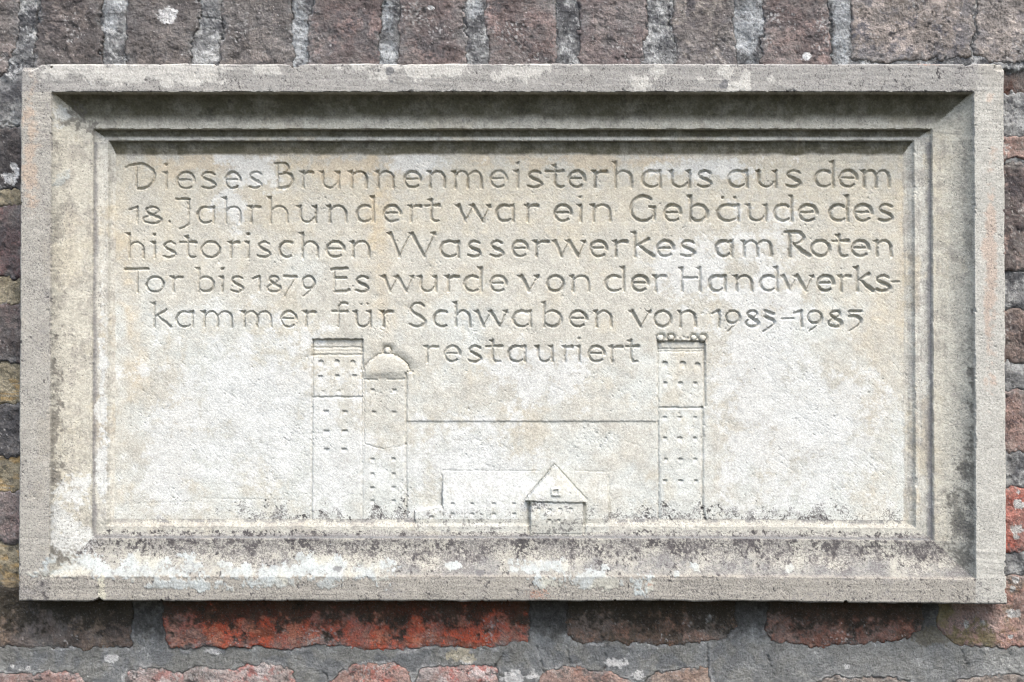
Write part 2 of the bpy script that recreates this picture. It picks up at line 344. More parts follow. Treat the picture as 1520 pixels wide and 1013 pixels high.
def glyph(ch):
    F = []; G = []    # flags (u, v), strokes
    if ch == 'i': G = [stem(0, 1)]; F = [(0, 1)]
    elif ch == 'n': G = [stem(0, 1), [(0, .68, .6)] + pts_arc(.52, .55, .48, .45, 150, 0, r0=.7, r1=1.05) + [(1, .5, 1), (1.02, 0, 1)]]; F = [(0, 1)]
    elif ch == 'm': G = [stem(0, 1), [(0, .7, .6)] + pts_arc(.26, .58, .23, .42, 150, 0, r0=.7, r1=1.) + [(.49, .5, 1), (.49, 0, 1)],
                         [(.49, .7, .6)] + pts_arc(.76, .58, .24, .42, 150, 0, r0=.7, r1=1.05) + [(1, .5, 1), (1.01, 0, 1)]]; F = [(0, 1)]
    elif ch == 'h': G = [stem(0, A_), [(0, .68, .6)] + pts_arc(.52, .55, .48, .45, 150, 0, r0=.7, r1=1.05) + [(1, .5, 1), (1.02, 0, 1)]]; F = [(0, A_)]
    elif ch == 'r': G = [stem(0, 1), [(0, .74, .6), (.25, .9, .8), (.55, .98, 1.1), (1., .96, 1.25)]]; F = [(0, 1)]
    elif ch == 'u': G = [[(0, 1, 1), (0, .45, 1)] + pts_arc(.44, .42, .44, .42, 180, 318, r0=1., r1=.7) + [(.97, .35, .45)], stem(1, 1)]; F = [(0, 1), (1, 1)]
    elif ch == 'e': G = [pts_arc(.5, .5, .5, .5, -2, 312, n=28, r0=1.15, r1=.8, rm=1.0), [(.08, .54, .75), (.8, .54, .75)]]
    elif ch == 'o': G = [pts_arc(.5, .5, .5, .5, 0, 360, n=30, r0=1.05, r1=1.05, rm=.95)]
    elif ch == 'c': G = [pts_arc(.55, .5, .55, .5, 55, 300, n=24, r0=1., r1=.8, rm=1.05)]
    elif ch == 's': G = [crv(S_P)]
    elif ch == 'S': G = [crv([(x, y * 1.52, r * 1.05) for x, y, r in S_P])]
    elif ch == 'a': G = [pts_arc(.5, .5, .5, .5, 48, 315, n=24, r0=.8, r1=.65, rm=1.15), stem(1, 1.0), [(.72, .94, .8), (1, .98, 1.2)]]; F = [(1, 1.0)]
    elif ch == 'd': G = [pts_arc(.5, .5, .5, .5, 52, 312, n=24, r0=.9, r1=.65, rm=1.1), stem(1, A_)]; F = [(1, A_)]
    elif ch == 'b': G = [stem(0, A_), pts_arc(.48, .5, .52, .5, 148, -160, n=26, r0=.6, r1=.7, rm=1.2)]; F = [(0, A_)]
    elif ch == 'k': G = [stem(0, A_), [(.72, 1.12, 1.1), (.05, .68, .7)], [(.18, .74, .9), (.55, .4, 1.2), (1, .03, 1.35)]]; F = [(0, A_)]
    elif ch == 'w': G = [[(0, 1, 1.2), (.21, 0, 1.05)], [(.21, 0, .7), (.46, .95, .5)], [(.46, 1, 1.3), (.77, 0, 1.15)], [(.77, 0, .7), (1, 1, .55)]]; F = [(0, 1), (.46, 1), (1, 1)]
    elif ch == 'W': G = [[(0, 1.54, 1.2), (.2, 0.05, 1.15)], [(.2, 0.05, .7), (.45, 1.45, .5)], [(.49, 1.5, 1.35), (.77, 0.02, 1.2)], [(.77, 0.02, .7), (1, 1.54, .5)]]; F = [(0, 1.54), (.49, 1.54), (1, 1.54)]
    elif ch == 'v': G = [[(0, 1, 1.25), (.48, 0, 1.25)], [(.48, 0, .6), (1, 1, .5)]]; F = [(0, 1), (1, 1)]
    elif ch == 'D': G = [[(0, 1.45, .55), (0, .08, .55)], crv([(-.6, 1.3, .8), (-.35, 1.45, 1.), (0, 1.54, 1.2), (.45, 1.5, 1.3), (.85, 1.2, 1.3), (1, .8, 1.2), (.85, .35, 1.1), (.5, .04, 1.1), (.05, 0, 1.1)])]
    elif ch == 'B': G = [[(0, 1.5, .7), (0, .05, .7)], crv([(-.22, 1.52, .9), (.15, 1.55, 1.), (.55, 1.5, 1.1), (.72, 1.22, .9), (.5, .92, .8), (.1, .86, .8)]), crv([(.4, .93, .9), (.8, .86, 1.25), (1, .55, 1.1), (.85, .18, 1.), (.4, 0, 1.1), (-.02, .0, 1.1)])]
    elif ch == 'R': G = [stem(0, 1.5, 0, 1.2), crv([(-.25, 1.56, .9), (.2, 1.58, 1.2), (.55, 1.5, 1.2), (.73, 1.2, 1.1), (.55, .92, .7), (.25, .78, .6)]), [(.22, .8, 1.), (.6, .4, 1.3), (1.02, .02, 1.35)]]
    elif ch == 'J': G = [[(0, 1.5, 1.), (1, 1.5, 1.)], crv([(.97, 1.45, .55), (.97, .6, .55), (.95, 0, .6), (.75, -.2, .7), (.3, -.35, .9)])]
    elif ch == 'G': G = [pts_arc(.52, .77, .52, .77, 52, 335, n=30, r0=1.1, r1=.75, rm=1.15), [(.98, .86, 1.), (.98, .12, .9)], [(.78, .9, .8), (.98, .84, 1.2)]]
    elif ch == 'T': G = [[(0, 1.5, 1.2), (1, 1.53, 1.2)], [(.53, 1.48, .65), (.53, 0, .9)]]
    elif ch == 'E': G = [[(0, 1.5, .75), (0, 0, .75)], [(-.2, 1.46, 1.2), (0, 1.5, 1.2), (.85, 1.54, 1.2)], [(0, .9, .9), (.8, .92, 1.)], [(0, 0, 1.1), (.8, .02, 1.2), (1, .12, 1.)]]
    elif ch == 'H': G = [stem(0, 1.52), stem(1, 1.52), [(0.08, .86, .85), (.85, .87, .85)]]; F = [(0, 1.52), (1, 1.52)]
    elif ch == 'f': G = [crv([(0, 0, .8), (0, 1.0, .8), (.03, 1.3, .8), (.3, 1.5, 1.), (.95, 1.5, 1.15)]), [(-.65, 1., 1.), (.95, 1., 1.)]]
    elif ch == '1': G = [[(1, 1, .9), (1, 0, .8)], [(0, .86, .7), (1, 1.02, 1.0)]]
    elif ch == '8': G = [crv([(.5, 1.02, .9), (.22, .93, .95), (.2, .72, 1.1), (.55, .5, 1.3), (.93, .28, 1.2), (.8, .05, .95), (.5, 0, .95), (.15, .08, .9), (.03, .28, .85), (.25, .46, .6), (.6, .6, .6), (.82, .8, .8), (.72, .97, .9), (.5, 1.02, .9)])]
    elif ch == '7': G = [[(0, 1, 1.1), (1, 1, 1.1)], [(.98, 1, .6), (.05, -.3, .5)]]
    elif ch == '9': G = [pts_arc(.5, .62, .5, .4, 0, 360, n=26, r0=1.05, r1=1.05, rm=.8), crv([(1., .6, .8), (.85, .25, .55), (.1, -.3, .45)])]
    elif ch == '5': G = [[(.05, 1, .9), (1, 1, .9)], [(.08, 1, .45), (.1, .7, .4)], crv([(.08, .66, .9), (.55, .68, 1.2), (.97, .45, 1.25), (.75, .1, .6), (.05, -.3, .5)])]
    elif ch == 'slant': G = [[(.1, 1.02, 1.1), (.95, .82, 1.15)], [(.1, 1.0, .4), (.12, .66, .4)], crv([(.05, .66, 1.), (.5, .54, 1.2), (.98, .38, 1.1), (.85, .1, .55), (-.1, -.32, .5)])]
    elif ch == '.': G = [[(0, .08, 1.1), (.01, .1, 1.2)]]
    elif ch == '-': G = [[(0, 0, .9), (1, .04, .9)]]
    return F, G

LINES = [
 dict(b=[(200, 282), (450, 280.5), (760, 279.7), (1300, 278.8)], xh=26.3, t=[
  ('D', 201.4, 228.5), ('i', 246.3, 1), ('e', 262.2, 287.7), ('s', 298, 319.8), ('e', 333.8, 356), ('s', 369, 388), ('B', 411.6, 433.8), ('r', 449.5, 463.5), ('u', 478.7, 502.4), ('n', 521.8, 543.5), ('n', 561.3, 583.5), ('e', 600, 623.8), ('n', 638.3, 659.5), ('m', 675.4, 714), ('e', 728, 751.8), ('i', 768.3, 1), ('s', 783.5, 804.5), ('t', 810.2, 835.7, .55), ('e', 844.8, 867.8), ('r', 883.5, 900.4), ('h', 914, 937), ('a', 953.9, 979.9), ('u', 997.5, 1023.8), ('s', 1036.5, 1056.7), ('a', 1082, 1109.3), ('u', 1127, 1152.3), ('s', 1168, 1189.6), ('d', 1211, 1237.3), ('e', 1247.2, 1272.7), ('m', 1283.4, 1320.4)]),
 dict(b=[(200, 333.5), (500, 331), (800, 330), (1300, 329.6)], xh=26.3, t=[
  ('1', 191, 203), ('8', 211, 240), ('.', 251, 1), ('J', 260.6, 280.3), ('a', 292.7, 316.5), ('h', 334.6, 356), ('r', 372.4, 385.6), ('h', 401.2, 425.6), ('u', 445.4, 468.4), ('n', 489, 512.8), ('d', 529.2, 554), ('e', 569.5, 594.2), ('r', 609.8, 623.8), ('t', 630.4, 651.8, .46), ('w', 681, 727), ('a', 737, 761.7), ('r', 783, 797.9), ('e', 823.4, 848), ('i', 862, 1), ('n', 881.5, 905.4), ('G', 936.6, 972), ('e', 986.8, 1010.6), ('b', 1025.4, 1050), ('ä', 1065.7, 1096), ('u', 1112.3, 1137.8), ('d', 1150, 1175.7), ('e', 1187, 1212.7), ('d', 1232.4, 1258.7), ('e', 1269.4, 1295), ('s', 1305, 1326)]),
 dict(b=[(200, 384), (500, 383.3), (760, 382.5), (1300, 382)], xh=25.3, t=[
  ('h', 191.2, 212), ('i', 228.9, 1), ('s', 241.7, 260.6), ('t', 266.3, 290.2, .5), ('o', 298.4, 325.6), ('r', 342.5, 354.3), ('i', 368.3, 1), ('s', 382.3, 401.2), ('c', 414, 436.3), ('h', 448.7, 470.9), ('e', 484.5, 510.3), ('n', 524, 547.3), ('W', 579.4, 645), ('a', 654, 680.3), ('s', 694.5, 713.2), ('s', 728, 747), ('e', 760.9, 783), ('r', 796.3, 813.5), ('w', 824.2, 868.6), ('e', 876.9, 900.4), ('r', 914.4, 930), ('k', 942.7, 970.3), ('e', 976, 1000), ('s', 1011, 1032), ('a', 1063.3, 1086.3), ('m', 1104.7, 1144.7), ('R', 1172.4, 1201), ('o', 1205, 1231.6), ('t', 1236, 1259.5, .42), ('e', 1265.3, 1290), ('n', 1302.3, 1322.9)]),
 dict(b=[(200, 435.2), (500, 434.7), (900, 433.7), (1300, 433.7)], xh=25.0, t=[
  ('T', 185.8, 219.5), ('o', 217.5, 242.5), ('r', 257, 270.5), ('b', 295, 316.5), ('i', 330, 1), ('s', 343, 361), ('1', 374, 384.8), ('8', 396.3, 416.8), ('7', 421.5, 440.4), ('9', 448.7, 466.7), ('E', 496.3, 518), ('s', 527.6, 547.3), ('w', 570.4, 613), ('u', 624.6, 647), ('r', 665.5, 680.3), ('d', 689.3, 714), ('e', 728, 751), ('v', 774, 798.7), ('o', 812.4, 836.5), ('n', 850.5, 873.5), ('d', 898.8, 926), ('e', 938.3, 962), ('r', 973.3, 987.6), ('H', 1012.3, 1039.4), ('a', 1052.6, 1076.4), ('n', 1093.7, 1115.5), ('d', 1128.8, 1153.5), ('w', 1163.3, 1207), ('e', 1214.3, 1237.3), ('r', 1248.8, 1262), ('k', 1272.7, 1296.5), ('s', 1301.5, 1322), ('-', 1324.5, 1335.2, 418.7)]),
 dict(b=[(200, 487.4), (700, 486.5), (1300, 486.9)], xh=25.5, t=[
  ('k', 229, 253.6), ('a', 261.8, 285.7), ('m', 303.4, 343.2), ('m', 362.6, 402), ('e', 417.2, 439.4), ('r', 454.5, 468), ('f', 502.2, 516), ('ü', 528.8, 549.9), ('r', 569, 582.3), ('S', 607.8, 631.6), ('c', 644, 666), ('h', 676.8, 697), ('w', 708.7, 752), ('a', 762, 787.6), ('b', 807.8, 832.8), ('e', 846, 870.7), ('n', 885.5, 906.9), ('v', 938.4, 964.7), ('o', 972, 996), ('n', 1010, 1032), ('1', 1057, 1067.5), ('9', 1078, 1098), ('8', 1107.2, 1127), ('slant', 1134.5, 1149), ('-', 1161, 1177.3, 473.9), ('1', 1178, 1189.6), ('9', 1199.5, 1220), ('8', 1230, 1250.5), ('5', 1259.5, 1278.5)]),
 dict(b=[(600, 538.7), (950, 538.7)], xh=25.5, t=[
  ('r', 634, 650), ('e', 660.4, 682.6), ('s', 695.5, 714.4), ('t', 721.8, 744.8, .41), ('a', 754.7, 779.4), ('u', 799, 819.7), ('r', 838.5, 849.5), ('i', 860, 1), ('e', 874, 897), ('r', 908, 923.6), ('t', 929.3, 947.4, .41)]),
]
SCL = 1.0240
R0 = 2.5; SLOPE = 2.7
letD = np.zeros_like(D); 
def add_letter(strokes, pid):
    xs = [p[0] for s in strokes for p in s]; ys = [p[1] for s in strokes for p in s]
    j0, j1 = np.searchsorted(U1, (min(xs) - 6 - CX) * SCL), np.searchsorted(U1, (max(xs) + 6 - CX) * SCL)
    i0, i1 = np.searchsorted(V1, (min(ys) - 6 - CY) * SCL), np.searchsorted(V1, (max(ys) + 6 - CY) * SCL)
    s_ = (slice(i0, i1), slice(j0, j1)); x = lx[s_]; y = ly[s_]
    best = np.zeros(x.shape, np.float32)
    for s in strokes:
        for (x0, y0, r0), (x1, y1, r1) in zip(s[:-1], s[1:]):
            L2 = (x1 - x0) ** 2 + (y1 - y0) ** 2 + 1e-6
            t = np.clip(((x - x0) * (x1 - x0) + (y - y0) * (y1 - y0)) / L2, 0, 1)
            d = np.hypot(x - x0 - t * (x1 - x0), y - y0 - t * (y1 - y0))
            best = np.maximum(best, (r0 + (r1 - r0) * t) - d)
    letD[s_] = np.maximum(letD[s_], best)
    v = part[s_]; v[(best > 0.02)] = pid; part[s_] = v
lx = PX + 0.28 * samp(F_sml, PX, PY) + 0.18 * samp(F_fin, PX, PY); ly = PY + 0.28 * samp(F_sml, PX + 500, PY + 40) + 0.18 * samp(F_fin, PX + 99, PY)
UML = {'ä': 'a', 'ü': 'u'}
for li, ln in enumerate(LINES):
    bx = [p[0] for p in ln['b']]; by = [p[1] for p in ln['b']]; xh = ln['xh']
    for ent in ln['t']:
        ch, xa, xb = ent[:3]; extra = ent[3] if len(ent) > 3 else None
        if xb == 1: xb = xa + 12
        yb = float(np.interp(xa, bx, by)) - 1.3; H = xh - 2.6; Wd = xb - xa
        wfac = float(np.interp(xa, [190, 500, 900, 1300], [0.80, .95, 1.05, 1.12]))
        if ch == 't':
            F, G = [(extra, 1.36)], [crv([(extra, 1.4, .9), (extra, .8, .9), (extra, .3, 1.), (extra + .12, .06, 1.), (extra + .32, 0, .95), (extra + .5, .05, .8)]), [(0, .98, .8), (extra, .98, .8), (1, 1., 1.25)]]
        else: F, G = glyph(UML.get(ch, ch))
        strokes = []
        for g in G:
            if ch == '-': strokes.append([(xa + u * Wd, extra - v * 10, r * R0 * .8) for u, v, r in g])
            else: strokes.append([(xa + u * Wd, yb - v * H, max(1.65, r * R0 * wfac)) for u, v, r in g])
        for (u, v) in F:
            fx, fy = xa + u * Wd, yb - v * H
            strokes.append([(fx - 6.4, fy - .6, .8), (fx - 3.0, fy + .3, 2.1), (fx - .4, fy + 1.6, 3.1)])
            strokes.append([(fx, fy, R0 * wfac), (fx + 2.0, fy - 2.0, .6)])
        if ch == 'i': strokes.append([(xa - 4, yb - 1.52 * H, .6), (xa - .5, yb - 1.5 * H, 2.7), (xa + 2.2, yb - 1.58 * H, .6)])
        if ch in UML:
            for q_ in ((.25, .85) if ch == 'ä' else (.35, .78)):
                X = xa + q_ * Wd; k_ = 1.0 if ch == 'ä' else .62
                strokes.append([(X - 3.5 * k_, yb - 1.5 * H, .6), (X, yb - 1.46 * H, 2.6 * k_), (X + 2, yb - 1.54 * H, .6)])
        kind = "numeral" if ch.isdigit() or ch == 'slant' else ("hyphen" if ch == '-' else ("full_stop" if ch == '.' else "letter"))
        pid = new_part(kind, 4, ("carved " + kind + " " + ch).replace("numeral slant", "numeral with slanting top bar") if kind in ("letter", "numeral") else None)
        add_letter([[(x_, y_, r_ * (.93 if li >= 4 else 1)) for x_, y_, r_ in q_] for q_ in strokes], pid)
cut = SLOPE * letD
cut = np.where(cut > 0, cut, 0)
D += np.where(cut > 6.2, 6.2 + (cut - 6.2) * .3, cut) * (0.9 + 0.12 * samp(F_mid, PX, PY))

# --- tooling, weathering and losses in the surface
n_f = samp(F_fin, PX, PY); n_s = samp(F_sml, PX, PY); n_m = samp(F_mid, PX, PY); n_b = samp(F_big, PX, PY)
n_fr = samp(F_frac, PX, PY); n_fr2 = samp(F_frac2, PX, PY); n_fr3 = samp(F_frac3, PX, PY)
n_h = samp(F_hor, PX, PY); n_d = samp(F_dia, PX, PY); n_v = samp(F_ver, PX, PY); n_sp = samp(F_speck, PX, PY)
inpan = sst(3.9, 4.05, st0)
D += 0.07 * n_f + 0.065 * n_s + 0.20 * n_m
D += inpan * (0.07 * n_d * sst(0.2, 1.5, n_b + 0.9) + 0.085 * n_h * (1 - sst(250, 420, PY) * .6))
D += (1 - inpan) * 0.14 * samp(F_hor, PX, PY) * ((V < YT[1]) | (V > YB[1]) | (np.abs(V) > 290))
D += (1 - inpan) * 0.22 * samp(field(21, 2.6, 60, .9, ang=90, spread=.08), PX, PY) * (np.abs(U) > 590) * (st0 > 1) * (np.abs(V) < 300)
pits = sst(2.1, 3.0, n_sp + 0.35 * n_m); D += 1.1 * pits
flakes = sst(1.5, 1.9, samp(F_dia, PX + 200, PY) * .8 + .6 * n_m) * inpan; D += 0.3 * flakes
# long shallow slips below the wall line and lower right, as in the stone
for (x0, y0, x1, y1, r_, d_) in [(705, 652, 722, 664, 2.4, 1.4), (740, 658, 756, 668, 2.4, 1.0), (930, 656, 948, 662, 2.2, 1.2), (715, 688, 724, 692, 2, 1.2), (1070, 730, 1080, 742, 2.2, 1.2), (1130, 670, 1180, 700, 2.5, .9), (300, 740, 440, 743, 1.6, 1.1), (190, 748, 290, 745, 1.8, 1.0), (1090, 765, 1180, 742, 2, .8), (820, 574, 835, 580, 1.5, 1.6), (345, 672, 356, 674, 1.5, 1.2), (1345, 240, 1250, 243, 1.4, 1.0), (1330, 247, 1328, 500, 1.1, .7), (200, 560, 245, 640, 3, .6)]:
    seg_groove(x0, y0, x1, y1, r_, d_ * .4, .8)
# chips on arrises
ch1 = np.exp(-((st0 - 1) / .10) ** 2) * sst(1.5, 2.2, n_fr2); D += 2.2 * ch1
D += 2.0 * np.exp(-((st0 - 3) / .15) ** 2) * sst(1.6, 2.4, n_fr)
D += 5 * blobs(PX, PY, [(42, 97, 26, 7), (436, 97, 9, 4), (148, 894, 4, 4), (1486, 98, 9, 7)], n_fr, .3)
D = np.maximum(D, -2)

onh = hb | rf | (lb > .5) | (anx > .5)          # houses are carved over the moulding and share the panel's stone face
st0 = np.where(onh, 4.2, st0); panelm = np.where(onh, 1.0, panelm); inpan = panelm
# --- colour of the stone (albedo): bedding tints, lichens, soiling, algae deepened as painted shade
col = np.empty(U.shape + (3,), np.float32)
col[:] = rgb(206, 200, 187)
col = mixc(col, rgb(214, 213, 205), panelm * sst(-.6, 1.2, n_b * .5 + (PY - 560) / 160 + .3 * n_m))
col = mixc(col, rgb(205, 190, 163), sst(.3, 2.2, n_fr3 + .4 * n_v) * (.30 + .25 * (st0 < 4)))
warm = panelm * (1 - sst(250, 420, PY + 26 * n_m)) * (0.55 + .3 * n_fr)
col = mixc(col, rgb(198, 187, 166), np.clip(warm, 0, .62))
# ochre runs
run = np.exp(-((PX - 563 - 5 * n_m) / 17) ** 2) * (1 - sst(430, 560, PY)) * panelm + np.exp(-((PX - 192 - 6 * n_m - (PY - 420) * .1) / 12) ** 2) * sst(300, 400, PY) * (1 - sst(560, 640, PY)) * panelm \
    + .7 * np.exp(-((PX - 1300 - 8 * n_m) / 22) ** 2) * sst(380, 520, PY) * panelm + .6 * np.exp(-((PX - 1345) / 12) ** 2) * (PY < 620) * panelm
col = mixc(col, rgb(205, 178, 135), np.clip(run * .26 * (1 + .3 * n_fr), 0, .6))
col = mixc(col, rgb(208, 184, 152), .35 * blobs(PX, PY, [(530, 245, 110, 16), (330, 242, 90, 14), (900, 240, 160, 10)], n_fr, .4, .4) * panelm)
# pale bloom patches on the panel
col = mixc(col, rgb(219, 217, 212), .75 * blobs(PX, PY, [(370, 250, 36, 26), (345, 300, 22, 36), (625, 243, 50, 16), (1030, 400, 60, 45), (1050, 250, 60, 16), (1130, 560, 60, 200), (1200, 640, 110, 90), (700, 700, 90, 70), (380, 610, 120, 100), (500, 690, 60, 60), (800, 560, 60, 40), (255, 680, 50, 80)], n_fr, .35, .35) * panelm)
# frame tints
side = (st0 < 4).astype(np.float32)
topb = (V < YT[1]) * (st0 < 1.0) * (1 - .8 * sst(1430, 1475, PX + 8 * n_fr2)); botb = (V > YB[1]) * (st0 < 1.0); lefb = (U < XO[1]) * (st0 < 1.0); rigb = (U > XR[1]) * (st0 < 1.0)
fade = sst(0, 1, (PY - 95) / 42 + .5 * n_fr)
col = mixc(col, rgb(172, 165, 154), (st0 < 1) * .75)
col = mixc(col, rgb(150, 143, 134), (st0 < 1) * sst(-.5, 1.6, n_fr) * .45)
col = mixc(col, rgb(164, 159, 153), topb * .8)
col = mixc(col, rgb(168, 160, 148), botb * .8)
col = mixc(col, rgb(196, 191, 180), rigb * .8 * sst(95, 190, PY + 16 * n_fr))
col = mixc(col, rgb(196, 170, 146), lefb * .6 * blobs(PX, PY, [(44, 210, 9, 90)], n_fr, .4, .4))
col = mixc(col, rgb(190, 158, 136), rigb * .5 * blobs(PX, PY, [(1472, 380, 7, 120), (1466, 470, 5, 60)], n_fr, .4, .4))
col = mixc(col, rgb(198, 190, 172), ((st0 >= 1) & (st0 < 2)) * .6)
col = mixc(col, rgb(176, 171, 159), ((V > YB[2]) & (st0 >= 1) & (st0 < 2)) * .8)
col = mixc(col, rgb(176, 172, 160), ((V > YB[4]) & (V < YB[2]) & (st0 >= 2)) * .6)
col = mixc(col, rgb(150, 142, 134), np.clip(.45 * sst(.2, 1.6, n_fr2 + .4 * n_v), 0, 1) * ((st0 >= 1) & (st0 < 4)))
# dark algae in the upper coves, deepened as painted shade on the downward faces
alg_shade_band = np.where(V < -290, sst(1.02, 1.12, st0) * (1 - sst(1.48, 1.80, st0 + .06 * n_m)), 0) * (V < YT[1] + 60) * (np.abs(V) > 315)
alg_shade_up = (V < YT[1] + 90) & (np.minimum(np.interp(U, XO, [0, 1, 2, 3, 4]), np.interp(-U, [-v for v in XR], [0, 1, 2, 3, 4])) > st0 + .02)
alg_shade = np.where(alg_shade_up, (sst(1.0, 1.06, st0) * (1 - sst(1.54, 1.88, st0 + .02 * n_m + .025 * n_fr))) + sst(2.0, 2.05, st0) * (1 - sst(2.55, 2.8, st0)) + sst(3.0, 3.05, st0) * (1 - sst(3.75, 4.0, st0 + .03 * n_m)), 0)
col = mixc(col, rgb(84, 79, 60), np.clip(alg_shade * (.88 + .08 * n_fr), 0, .95))
col = mixc(col, rgb(52, 48, 40), np.clip(alg_shade * sst(.7, 2.2, n_fr2 + .3 * n_m) * .3, 0, .85))
# darker grey tone in re-entrant lines at the left and right mouldings
lr = ~alg_shade_up & (np.abs(V) < 300)
col = mixc(col, rgb(128, 124, 124), lr * np.clip(.75 * (sst(2.0, 2.06, st0) * (1 - sst(2.1, 2.4, st0 + .06 * n_m))), 0, .8))
col = mixc(col, rgb(132, 126, 116), lr * np.clip(.65 * sst(-.4, 1.4, n_fr + .5 * n_m) * (sst(1.0, 1.04, st0) * (1 - sst(1.1, 1.45, st0 + .06 * n_m))), 0, .8))
col = mixc(col, rgb(84, 80, 73), .68 * blobs(PX, PY, [(1432, 800, 16, 60), (1425, 770, 12, 30), (1444, 700, 7, 60), (1446, 600, 5, 60), (1412, 742, 8, 10)], n_fr2 + .5 * n_s, .8, .7) * (st0 > 1) * (st0 < 2))
col = mixc(col, rgb(110, 104, 96), .7 * blobs(PX, PY, [(78, 690, 10, 120), (88, 820, 20, 30), (118, 176, 16, 12), (135, 186, 8, 8)], n_fr2, .7, .25) * (st0 > 1) * (st0 < 2))
col = mixc(col, rgb(214, 212, 206), .8 * blobs(PX, PY, [(100, 780, 30, 50), (152, 560, 6, 90), (152, 700, 6, 60), (90, 170, 14, 12)], n_fr, .5, .3) * (st0 > 1))
# bottom ledges: grey film, dark specks
ledge = (V > 0) & ~alg_shade_up & (np.minimum(np.interp(U, XO, [0, 1, 2, 3, 4]), np.interp(-U, [-v for v in XR], [0, 1, 2, 3, 4])) > st0 - .0)
ledge = ledge.astype(np.float32)
film = ledge * (sst(1.0, 1.04, st0) * (1 - sst(1.12, 1.5, st0 + .12 * n_m)) * .7 + sst(2.0, 2.03, st0) * (1 - sst(2.12, 2.22, st0 + .03 * n_fr)) + sst(3.3, 3.6, st0) * (1 - sst(4.1, 4.3, st0)) * .75 * sst(-.3, .7, n_fr2 + .3))
film = film * (.8 + .3 * n_fr) * sst(60, 240, PX + 60)
xd = .55 + .45 * sst(-.6, .8, samp(F_big, PX * 1.7, 300))
low_fil = ledge * sst(2.02, 2.12, st0) * (1 - sst(2.45, 2.75, st0)) * xd
col = mixc(col, rgb(118, 117, 117), np.clip(film, 0, .8))
xm = sst(180, 420, PX) * (1 - .3 * sst(1250, 1400, PX))
dens = ledge * ((st0 > 1) & (st0 < 2)) * (.62 + .55 * sst(1.2, 1.9, st0)) + ledge * ((st0 > 2.12) & (st0 < 2.75)) * .95 * (1 - sst(2.5, 2.85, st0)) + ledge * .35 * (st0 < 1) \
    + panelm * sst(745, 772, PY + 8 * n_m) * .8 * xm * (1 - .8 * ((PX > 1240) & (PX < 1350))) + .22 * topb + .3 * topb * sst(1250, 1330, PX) * (1 - sst(1440, 1470, PX)) + lefb * .08 + lefb * .3 * sst(780, 860, PY) + .28 * rigb * sst(840, 870, PY)
n_sf = samp(F_sml, PX + 411, PY + 77)
spk = sst(0.0, .35, n_sf * .50 + n_fr2 * .50 + .45 * n_f + .35 * n_sp - 1.95 + 1.5 * dens)
dens = dens * np.where(onh, .5, 1.0)
spk = spk * np.where(onh, .6, 1.0)
spk2 = sst(0.0, .6, n_fr * .55 + .6 * n_f + .4 * n_sf - 1.25 + 1.7 * dens)
col = mixc(col, rgb(132, 127, 124), spk2 * .55 * (dens > .02))
col = mixc(col, rgb(64, 60, 61), spk * .92 * (dens > .02))
# crisp pale lichen crusts
WH = [(112, 838, 26, 14), (118, 850, 50, 7), (150, 848, 20, 9), (218, 836, 32, 12), (215, 850, 60, 8), (284, 840, 18, 13), (345, 850, 60, 8), (330, 838, 12, 7), (420, 848, 50, 9), (470, 838, 24, 15), (508, 846, 20, 16), (555, 843, 28, 15), (280, 868, 70, 6), (430, 864, 60, 7), (480, 866, 20, 7), (340, 876, 12, 9), (447, 828, 9, 7), (796, 840, 36, 9), (830, 845, 12, 6), (670, 840, 8, 4), (898, 840, 4, 4), (1032, 842, 9, 6), (890, 862, 60, 12), (1000, 852, 8, 4), (90, 266, 13, 15), (760, 846, 8, 6), (1172, 842, 6, 5), (756, 832, 6, 6)]
WT = [(110, 104, 60, 12), (170, 110, 60, 14), (250, 104, 80, 14), (290, 116, 36, 10), (395, 103, 24, 7), (535, 99, 25, 5), (640, 103, 60, 12), (770, 108, 34, 14), (948, 124, 13, 16), (870, 106, 8, 6), (978, 104, 12, 9), (1075, 106, 14, 8), (1090, 130, 12, 7), (1150, 122, 9, 7), (1108, 118, 6, 12), (560, 110, 14, 10), (1040, 120, 7, 5)]
wl = blobs(PX, PY, WH, n_fr + .25 * n_sf, .42, .05) * (st0 < 2.0)
wt = blobs(PX, PY, WT, n_fr, .38, .12) * topb
col = mixc(col, mixc(np.broadcast_to(rgb(182, 185, 181), col.shape).copy(), rgb(188, 184, 170), sst(.2, 1.6, n_m)), wl * np.clip(.66 + .12 * n_fr, 0, .9))
col = mixc(col, rgb(206, 200, 190), np.clip(wt * .72, 0, 1))
D -= .7 * wl + .35 * wt
# small grey round lichens and orange traces
col = mixc(col, rgb(112, 110, 110), .85 * blobs(PX, PY, [(1075, 126, 6, 6), (712, 850, 8, 4), (502, 844, 6, 4), (578, 106, 6, 5), (582, 122, 7, 5)], n_fr, .25))
col = mixc(col, rgb(176, 120, 92), .5 * blobs(PX, PY, [(800, 882, 16, 8), (964, 868, 5, 3), (1380, 94, 20, 3)], n_f + .6 * n_sf - .8, .5, .2))
# clean drip at the lower left corner and light upper rim of the frame
col = mixc(col, rgb(206, 198, 176), .8 * blobs(PX, PY, [(152, 876, 5, 18)], n_fr, .3))
# general mottling
col *= (1 + .04 * n_fr + .04 * n_s + .065 * n_f)[..., None]
tb = sst(3.0, 4.0, st0)[..., None]
col *= np.array([.935, .965, .960], np.float32) * (1 - tb) + np.array([.915, .938, .925], np.float32) * tb
frm = (st0 < 3.6).astype(np.float32)
col *= 1 + (.055 * n_f * frm + .04 * n_sf * frm)[..., None]
fine = sst(1.1, 2.0, n_f * .8 + n_sf * .6) * (.25 * frm + .30 * ((V > 255) & (st0 < 4)) + .25 * botb)
col = mixc(col, rgb(104, 98, 92), np.clip(fine, 0, .8))
col = np.clip(col, 0.01, .62)

